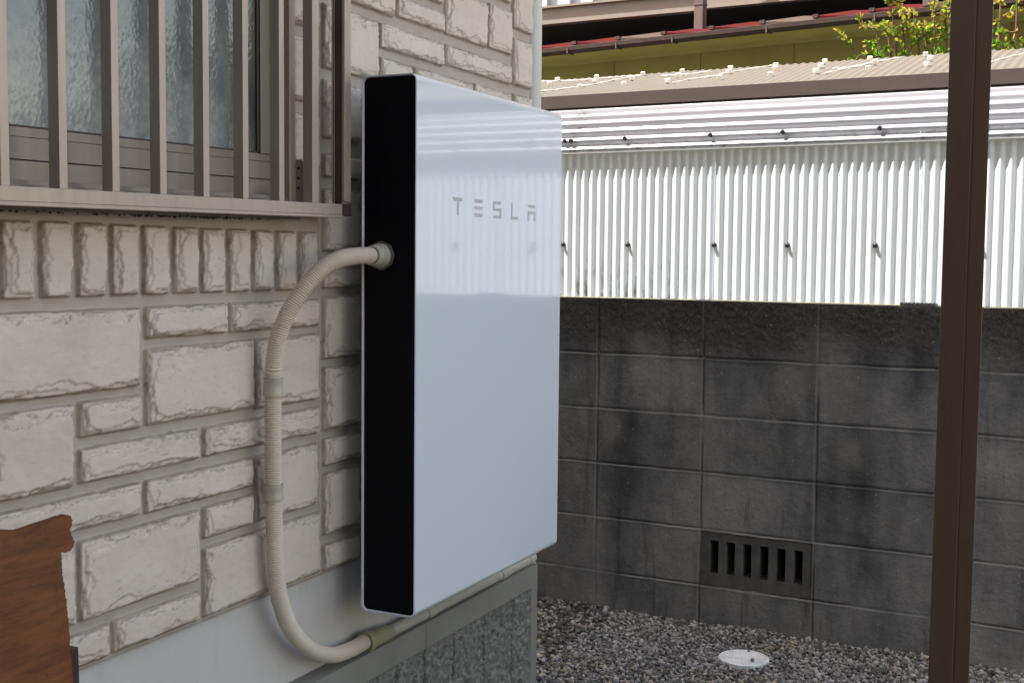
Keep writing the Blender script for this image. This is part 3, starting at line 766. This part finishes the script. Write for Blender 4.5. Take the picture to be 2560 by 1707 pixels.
for L in ([(-.42, .349), (-.323, .409), (-.249, .503), (-.204, .632), (-.141, .726)], [(-.629, .762), (-.422, .691), (-.259, .72), (-.145, .734)], [(.133, .355), (.173, .454), (.234, .499), (.273, .61), (.342, .708), (.412, .784)], [(-.028, .651), (.089, .642), (.163, .703)], [(.709, .348), (.748, .467), (.794, .57), (.843, .662), (.897, .743)], [(.701, .492), (.78, .507), (.819, .646)], [(1.25, .35), (1.3, .5), (1.4, .7)]):
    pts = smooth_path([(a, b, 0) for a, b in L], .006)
    # glint modelled as a pale raised line, lying on the crests of the ribs
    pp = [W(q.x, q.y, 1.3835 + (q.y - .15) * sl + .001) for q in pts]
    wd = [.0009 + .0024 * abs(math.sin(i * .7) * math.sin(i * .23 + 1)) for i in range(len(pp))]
    sh(MB().tube(pp, lambda i: wd[i], 6).build('roof_glint', m_glint))
mb = MB()
for d_, zz0 in ((.30, 0), (.56, 0), (.76, 0)): mb.box((-1.2, d_, 1.335 + (d_ - .15) * sl), (3.6, d_ + .03, 1.37 + (d_ - .15) * sl), WM)
for q in (-.9, .1, 1.1, 2.1, 3.1): mb.box((q, .765, G), (q + .05, .80, 1.50), WM)
sh(mb.build('rafters', m_darkwood))

# row of small grey tube ends lying on top of the wall, by the post
pe = tag(empty('pipe_offcuts'), 'row of small grey tube ends lying on the block wall top beside the brown post', 'pipes')
pe.matrix_world = Matrix.Translation(W(1.1, .03, TOP)); PI_ = pe.matrix_world.inverted()
m_tube = simple('tube_grey', (.16, .16, .165), .5)
for k in range(9):
    p = W(1.058 + k * .0125, .012, TOP + .0052)
    o = MB().lathe([(0, .0034), (0, .0058), (.045, .0058), (.045, .0034), (0, .0034)], p, WN, 12).build('tube', m_tube, pe); o.matrix_parent_inverse = PI_

# ================================================================== neighbouring green house
NA = Vector((4.536, 1.656, 0)); NE = Vector((-.15471578, -.98795902, 0)); NN = Vector((.98795902, -.15471578, 0))
NM = Matrix(((NE.x, NN.x, 0, NA.x), (NE.y, NN.y, 0, NA.y), (0, 0, 1, 0), (0, 0, 0, 1)))
nh = tag(empty('neighbour_house'), 'green rendered house with brown gutter, red roof edge and brown balcony behind the shed', 'house')
nh.matrix_world = Matrix.Translation(NM @ Vector((1.2, .3, G))); NI = nh.matrix_world.inverted()
def nb(mbx, name, mat, bevel=0):
    o = mbx.build(name, mat, nh, bevel); o.matrix_parent_inverse = NI; return o
mb = MB()
js = [-3.0, -1.0, -.24, .338, .919, 1.489, 2.06, 2.63, 3.2, 4.2, 6.0]
for a, b in zip(js[:-1], js[1:]): mb.box((a + .002, .30, G), (b - .002, .5, 2.005), NM)
nb(mb, 'wall', m_green)
mb = MB(); mb.box((-3, .304, G), (6, .51, 2.0), NM); nb(mb, 'joint_filler', m_darkwood)
mb = MB(); mb.prism([(.02, 2.004), (.30, 2.004), (.30, 1.976), (.285, 1.972), (.275, 1.990), (.02, 1.996)], lambda a, b, t: NM @ Vector((t, a, b)), -3, 6); nb(mb, 'soffit', m_green)
mb = MB(); mb.prism([(-.045, 2.025), (-.055, 2.022), (-.053, 2.000), (-.038, 1.984), (-.012, 1.984), (.003, 2.000), (.005, 2.020), (-.003, 2.020), (-.012, 2.0), (-.035, 2.0)], lambda a, b, t: NM @ Vector((t, a, b)), -3, 6); nb(mb, 'gutter', m_gutter)
mb = MB()
for q in (.22, .91, 1.47, 2.05, .55): nb(MB().box((q, -.058, 1.981), (q + .007, .01, 2.014), NM), 'gutter_bracket', m_pillar)
for k in range(-8, 22):                                                       # stepped tile edge behind the gutter
    a = -.072 + .298 * k
    m2 = MB(); z0_ = 2.018
    m2.prism([(a, z0_), (a + .295, z0_), (a + .295, z0_ + .008), (a, z0_ + .036)], lambda p, q, t: NM @ Vector((p, t, q + (t - .01) * .22)), .010, .6)
    nb(m2, 'roof_tile', m_red if k % 3 != 2 else m_gutter)
    m2 = MB(); m2.box((a - .012, .004, z0_ + .024), (a + .018, .03, z0_ + .043), NM); nb(m2, 'tile_clip', m_gutter)
mb = MB()
mb.box((.848, .345, 2.05), (.902, .40, 3.2), NM); mb.box((.846, .342, 2.262), (.904, .405, 2.272), NM); nb(mb, 'pillar', m_pillar); nb(MB().box((2.246, .10, 2.062), (2.30, .16, 3.2), NM), 'pillar', m_pillar)
# balcony beam, floor and dark recess below it (parallel to the block wall)
mb = MB(); mb.box((-3.6, 3.10, 2.284), (-.735, 3.16, 2.386), WM); mb.box((-3.6, 3.085, 2.283), (-.735, 3.0995, 2.292), WM); mb.box((-3.6, 3.08, 2.386), (-.735, 3.17, 2.398), WM)
mb.box((-.735, 3.12, 2.296), (3.4, 3.17, 2.40), WM); mb.box((-.735, 3.105, 2.295), (3.4, 3.1195, 2.303), WM)
nb(mb, 'balcony_beam', m_brownpaint)
mb = MB(); mb.box((-3.6, 3.18, 2.33), (3.4, 4.6, 2.40), WM); mb.box((-3.6, 4.3, 1.2), (3.4, 4.4, 2.33), WM); nb(mb, 'balcony_floor', m_darkwood)
mb = MB()
for k in range(18): mb.box((-3.3 + .165 * k, 3.12, 2.40), (-3.3 + .165 * k + .03, 3.15, 3.0), WM)
mb.box((-3.6, 3.11, 3.0), (-.74, 3.16, 3.05), WM)
nb(mb, 'balcony_railing', m_rail)
mb = MB(); mb.box((-3.6, 3.16, 2.41), (-.76, 3.165, 2.99), WM); nb(mb, 'balcony_screen', simple('screen_grey', (.35, .38, .42), .4))
mb = MB(); mb.box((-3.6, 4.5, 2.4), (3.4, 4.6, 5), WM); nb(mb, 'upper_wall', m_brownpaint)

# ================================================================== shrub behind the shed roof
shr = tag(empty('shrub'), 'yellow green leafy shrub rising behind the bronze roof beside the brown post', 'shrub')
shr.matrix_world = Matrix.Translation((3.42, -.95, G)); HI = shr.matrix_world.inverted()
lv_ = []; lf = []; lc = []
rr = random.Random(21)
st_mb = MB()
def leaf(p, d, size, col):
    d = d.normalized(); s_ = d.cross(Vector((rr.uniform(-1, 1), rr.uniform(-1, 1), rr.uniform(-1, 1)))).normalized(); n_ = d.cross(s_)
    b = len(lv_)
    for a, w_, hgt in ((0, 0, 0), (.35, .24, .05), (.75, .2, .04), (1, 0, -.05), (.75, -.2, .04), (.35, -.24, .05)):
        lv_.append(tuple(p + d * a * size + s_ * w_ * size + n_ * hgt * size))
    lf.append((b, b+1, b+2, b+3)); lf.append((b, b+3, b+4, b+5)); lc.extend([col] * 6)
def twig(p0, p1, nleaf, lz0):
    mid = (p0 + p1) / 2 + Vector((rr.gauss(0, .02), rr.gauss(0, .02), rr.gauss(0, .02)))
    pts = smooth_path([p0, mid, p1], .03)
    st_mb.tube(pts, lambda i: .0035 * (1 - .7 * i / len(pts)), 5)
    for k in range(nleaf):
        t = rr.random() ** .8; p = pts[min(len(pts) - 1, int(t * len(pts)))]
        d = (p1 - p0).normalized() * .6 + Vector((rr.gauss(0, .6), rr.gauss(0, .6), rr.gauss(.15, .6)))
        hz = (p.z - 1.66) / .28 + rr.gauss(0, .25)
        if hz > .45: col = rr.choice([(.42, .36, .05), (.36, .34, .05), (.30, .33, .05), (.46, .33, .09)])
        else: col = rr.choice([(.10, .22, .02), (.14, .26, .03), (.20, .29, .04), (.07, .16, .015)])
        leaf(p, d, rr.uniform(.019, .033), col)
trunk_top = Vector((3.42, -.95, .6))
st_mb.tube([Vector((3.42, -.95, G)), Vector((3.43, -.93, 0)), trunk_top], lambda i: .03 - .006 * i, 8)
def limb(tip, nl_):
    base = trunk_top + Vector((rr.gauss(0, .03), rr.gauss(0, .03), rr.uniform(-.1, .25)))
    mid = (base + tip) / 2 + Vector((0, (tip.y + .95) * .25, 0))
    pts = smooth_path([base, mid, tip], .06)
    st_mb.tube(pts, lambda i: .011 * (1 - .75 * i / len(pts)), 6)
    for k in range(max(6, nl_ + 3)):
        t = rr.uniform(.45, 1); p = pts[min(len(pts) - 1, int(t * len(pts)))]
        q = p + Vector((rr.gauss(0, .05), rr.gauss(0, .07), rr.uniform(.0, .10)))
        twig(p, q, 24, 0)
for (y, z, n_) in ((-.385, 1.735, 6), (-.44, 1.70, 6), (-.50, 1.80, 9), (-.565, 1.915, 9), (-.53, 1.84, 8), (-.61, 1.83, 9), (-.66, 1.87, 8), (-.70, 1.80, 9), (-.745, 1.86, 8), (-.79, 1.90, 9), (-.83, 1.93, 10), (-.88, 1.96, 10), (-.94, 2.0, 10), (-1.0, 2.0, 10), (-1.08, 1.98, 10), (-1.16, 1.9, 10), (-1.25, 1.82, 9)):
    limb(Vector((3.45 + rr.gauss(0, .06), y, z)), n_)
for i in range(70):                                                       # dense lower crown
    a = rr.random() * 6.28; r_ = math.sqrt(rr.random())
    c_ = Vector((3.45 + math.cos(a) * r_ * .28, -.90 + math.sin(a) * r_ * .40, 1.62 + rr.uniform(-.35, .10)))
    twig(c_ + Vector((rr.gauss(0, .02), rr.gauss(0, .02), -.12)), c_ + Vector((rr.gauss(0, .05), rr.gauss(0, .05), .05)), 34, 0)
o = st_mb.build('stems', m_stem, shr); o.matrix_parent_inverse = HI
me = bpy.data.meshes.new('foliage'); me.from_pydata(lv_, [], lf)
ca = me.color_attributes.new('Col', 'FLOAT_COLOR', 'POINT')
ca.data.foreach_set('color', np.array([(*c_, 1) for c_ in lc], np.float32).ravel())
o = link(me, 'foliage', m_leaf, shr); o.matrix_parent_inverse = HI

# ================================================================== gravel
def pebbles(n, xr, yr, smin, smax, seed, base=G):
    r = np.random.RandomState(seed)
    t = (1 + 5 ** .5) / 2
    ico = np.array([(-1,t,0),(1,t,0),(-1,-t,0),(1,-t,0),(0,-1,t),(0,1,t),(0,-1,-t),(0,1,-t),(t,0,-1),(t,0,1),(-t,0,-1),(-t,0,1)]) / 1.9
    fa = np.array([(0,11,5),(0,5,1),(0,1,7),(0,7,10),(0,10,11),(1,5,9),(5,11,4),(11,10,2),(10,7,6),(7,1,8),(3,9,4),(3,4,2),(3,2,6),(3,6,8),(3,8,9),(4,9,5),(2,4,11),(6,2,10),(8,6,7),(9,8,1)])
    x = r.uniform(*xr, n); y = r.uniform(*yr, n)
    size = r.uniform(smin, smax, n) * (1 + .5 * (r.rand(n) > .9)) / 2
    v = ico[None] * (1 + r.uniform(-.38, .38, (n, 12, 1)))
    v = v * np.stack([r.uniform(.8, 1.35, n), r.uniform(.7, 1.1, n), r.uniform(.45, .8, n)], -1)[:, None]
    # random rotation
    q = r.normal(size=(n, 4)); q[:, 1:3] *= .45; q /= np.linalg.norm(q, axis=1)[:, None]
    w_, a, b, c_ = q.T
    Rm = np.stack([np.stack([1-2*(b*b+c_*c_), 2*(a*b-c_*w_), 2*(a*c_+b*w_)], -1), np.stack([2*(a*b+c_*w_), 1-2*(a*a+c_*c_), 2*(b*c_-a*w_)], -1), np.stack([2*(a*c_-b*w_), 2*(b*c_+a*w_), 1-2*(a*a+b*b)], -1)], 1)
    v = np.einsum('nij,nkj->nki', Rm, v) * size[:, None, None]
    z = base + r.uniform(-.006, .008, n) + vn(x * 5, y * 5, 9) * .014
    v += np.stack([x, y, z], -1)[:, None]
    g = .08 + .36 * r.rand(n) ** 1.7
    col = np.stack([g * .98, g * 1.01, g * 1.0], -1)
    tan = (vn(x * 4, y * 4, 33) + r.normal(0, .25, n)) > .42
    col[tan] *= np.array([1.12, 1.0, .80])
    wh = r.rand(n) > .975; col[wh] = .42
    return v, fa, col
parts = [pebbles(42000, (.95, 1.89), (-1.75, .08), .0075, .0175, 1), pebbles(9000, (.0, .95), (-1.75, .0), .012, .02, 2), pebbles(5000, (-1.2, 1.86), (-2.7, -1.6), .014, .024, 3), pebbles(3500, (.98, 1.9), (.05, 1.0), .012, .02, 4)]
Vs = []; Fs = []; Cs = []; off = 0
for v, fa, col in parts:
    x, y = v[..., 0].mean(1), v[..., 1].mean(1)
    ws = (np.stack([x, y], -1) - np.array(WO)[:2]) @ np.array(WN)[:2]
    ok = (ws < -.004) & ~((x < .99) & (y > .012)) & ~(np.hypot(x - 1.527, y + .462) < .077)
    v = v[ok]; col = col[ok]; n = len(v)
    Vs.append(v.reshape(-1, 3)); Fs.append((fa[None] + 12 * np.arange(n)[:, None, None]).reshape(-1, 3) + off); Cs.append(np.repeat(np.concatenate([col, np.ones((n, 1))], 1), 12, 0)); off += n * 12
Vs = np.concatenate(Vs).astype(np.float32); Fs = np.concatenate(Fs).astype(np.int32); Cs = np.concatenate(Cs).astype(np.float32)
me = bpy.data.meshes.new('gravel'); me.vertices.add(len(Vs)); me.vertices.foreach_set('co', Vs.ravel())
me.loops.add(Fs.size); me.loops.foreach_set('vertex_index', Fs.ravel()); me.polygons.add(len(Fs)); me.polygons.foreach_set('loop_start', np.arange(0, Fs.size, 3, dtype=np.int32))
me.update(calc_edges=True)
ca = me.color_attributes.new('Col', 'FLOAT_COLOR', 'POINT'); ca.data.foreach_set('color', Cs.ravel())
tag(link(me, 'gravel', m_pebble), 'grey crushed gravel covering the yard below the block wall', 'gravel', kind='stuff')

# ================================================================== drain lid
dl = tag(empty('drain_cover'), 'round pale plastic drain lid set in the gravel below the vent block', 'drain lid')
LC = (1.527, -.462, G + .004); dl.matrix_world = Matrix.Translation(LC); DI = dl.matrix_world.inverted()
prof = [(-.02, 0), (-.02, .080), (.010, .080), (.0115, .078), (.0115, .073)]
for k in range(7):
    r_ = .071 - k * .0095; prof += [(.0095, r_), (.0095, r_ - .003), (.0108, r_ - .0045), (.0108, r_ - .0075)]
prof += [(.0095, .002), (.0095, 0)]
o = MB().lathe(prof, LC, (0, 0, 1), 48).build('lid', m_lid, dl); o.matrix_parent_inverse = DI
for nm, (px, py, ps), lab in (('pebble', (1.588, -.462, .006), 'small dark pebble lying near the far rim of the drain lid'), ('pebble', (1.500, -.497, .0075), 'larger grey pebble lying near the front of the drain lid')):
    m2 = MB().sphere((0, 0, 0), ps, 8, (1.1, .9, .7)); o = m2.build(nm, simple('pebble_grey', (.13, .125, .12), .8)); o.location = (px, py, LC[2] + .0165)
    tag(o, lab, 'pebble', 'pebbles on the drain lid')

# ================================================================== brown post near the camera
po = tag(empty('brown_post'), 'dark brown aluminium post standing at the right in front of the block wall', 'post')
pc = Vector((-.527, -1.248, 0)); vdir = Vector((.9935, .1130, 0)); sdir = Vector((.1130, -.9935, 0))   # across the view
def PM():
    return Matrix(((sdir.x, vdir.x, 0, pc.x), (sdir.y, vdir.y, 0, pc.y), (0, 0, 1, 0), (0, 0, 0, 1)))
po.matrix_world = Matrix.Translation((pc.x, pc.y, G)); OI = po.matrix_world.inverted()
a_ = .0005
prof = [(0, 0), (.0300, 0), (.0303, .0012), (.0315, .0012), (.0318, 0), (.0505, 0), (.0505, .05), (0, .05)]
o = MB().prism(prof, lambda a, b, t: PM() @ Vector((a, b, t)), G, 2.6).build('shaft', m_post, po, .0007); o.matrix_parent_inverse = OI
o = MB().box((-.004, -.004, G - .02), (.0545, .054, G + .02), PM()).build('foot', m_alu_dark, po); o.matrix_parent_inverse = OI

# ================================================================== torn plywood board at the left
pb = [(-.9753, .4049), (-.955, .4050), (-.9505, .4020), (-.9500, .3985), (-.9475, .3962), (-.9495, .3935), (-.9485, .3910), (-.951, .3859), (-.9545, .3857), (-.9520, .3800), (-.9500, .3760), (-.9475, .3720), (-.9449, .3652), (-.9470, .3590), (-.9506, .3545), (-.9600, .3530), (-.9689, .3551), (-.9674, .3244), (-.9640, .3060), (-.9617, .2876), (-.9600, .2700), (-.958, .2526), (-.9555, .2152), (-.9511, .1636)]
rb_ = random.Random(4); jag = []
for (a, b), (c_, d_) in zip(pb[:-1], pb[1:]):
    n_ = max(1, int(math.hypot(c_ - a, d_ - b) / .0022))
    for k in range(n_): jag.append((a + (c_ - a) * k / n_ + rb_.uniform(-.0009, .0009), b + (d_ - b) * k / n_ + rb_.uniform(-.0007, .0007)))
jag += [(-.9511, .1636), (-.930, -.06), (-.915, G), (-1.5, G), (-1.5, .398), (-1.32, .401), (-1.29, .392), (-1.2, .400), (-1.12, .3985), (-1.06, .4045), (-1.04, .4000)]
bo = tag(MB().prism(jag, lambda a, b, t: (a, t, b), -.150, -.138).build('plywood_board', m_ply), 'torn orange brown plywood board standing upright before the siding at lower left', 'board')
bk = tag(MB().prism([(-.9400, .2066), (-.9255, .2062), (-.9250, .2020), (-.9240, .1516), (-.9150, -.1), (-.905, G), (-.940, G), (-.9400, .15)], lambda a, b, t: (a, t, b), -.134, -.110).build('metal_stake', m_alu_dark, None, .0008), 'dark metal stake beside the plywood board at the lower left', 'stake')
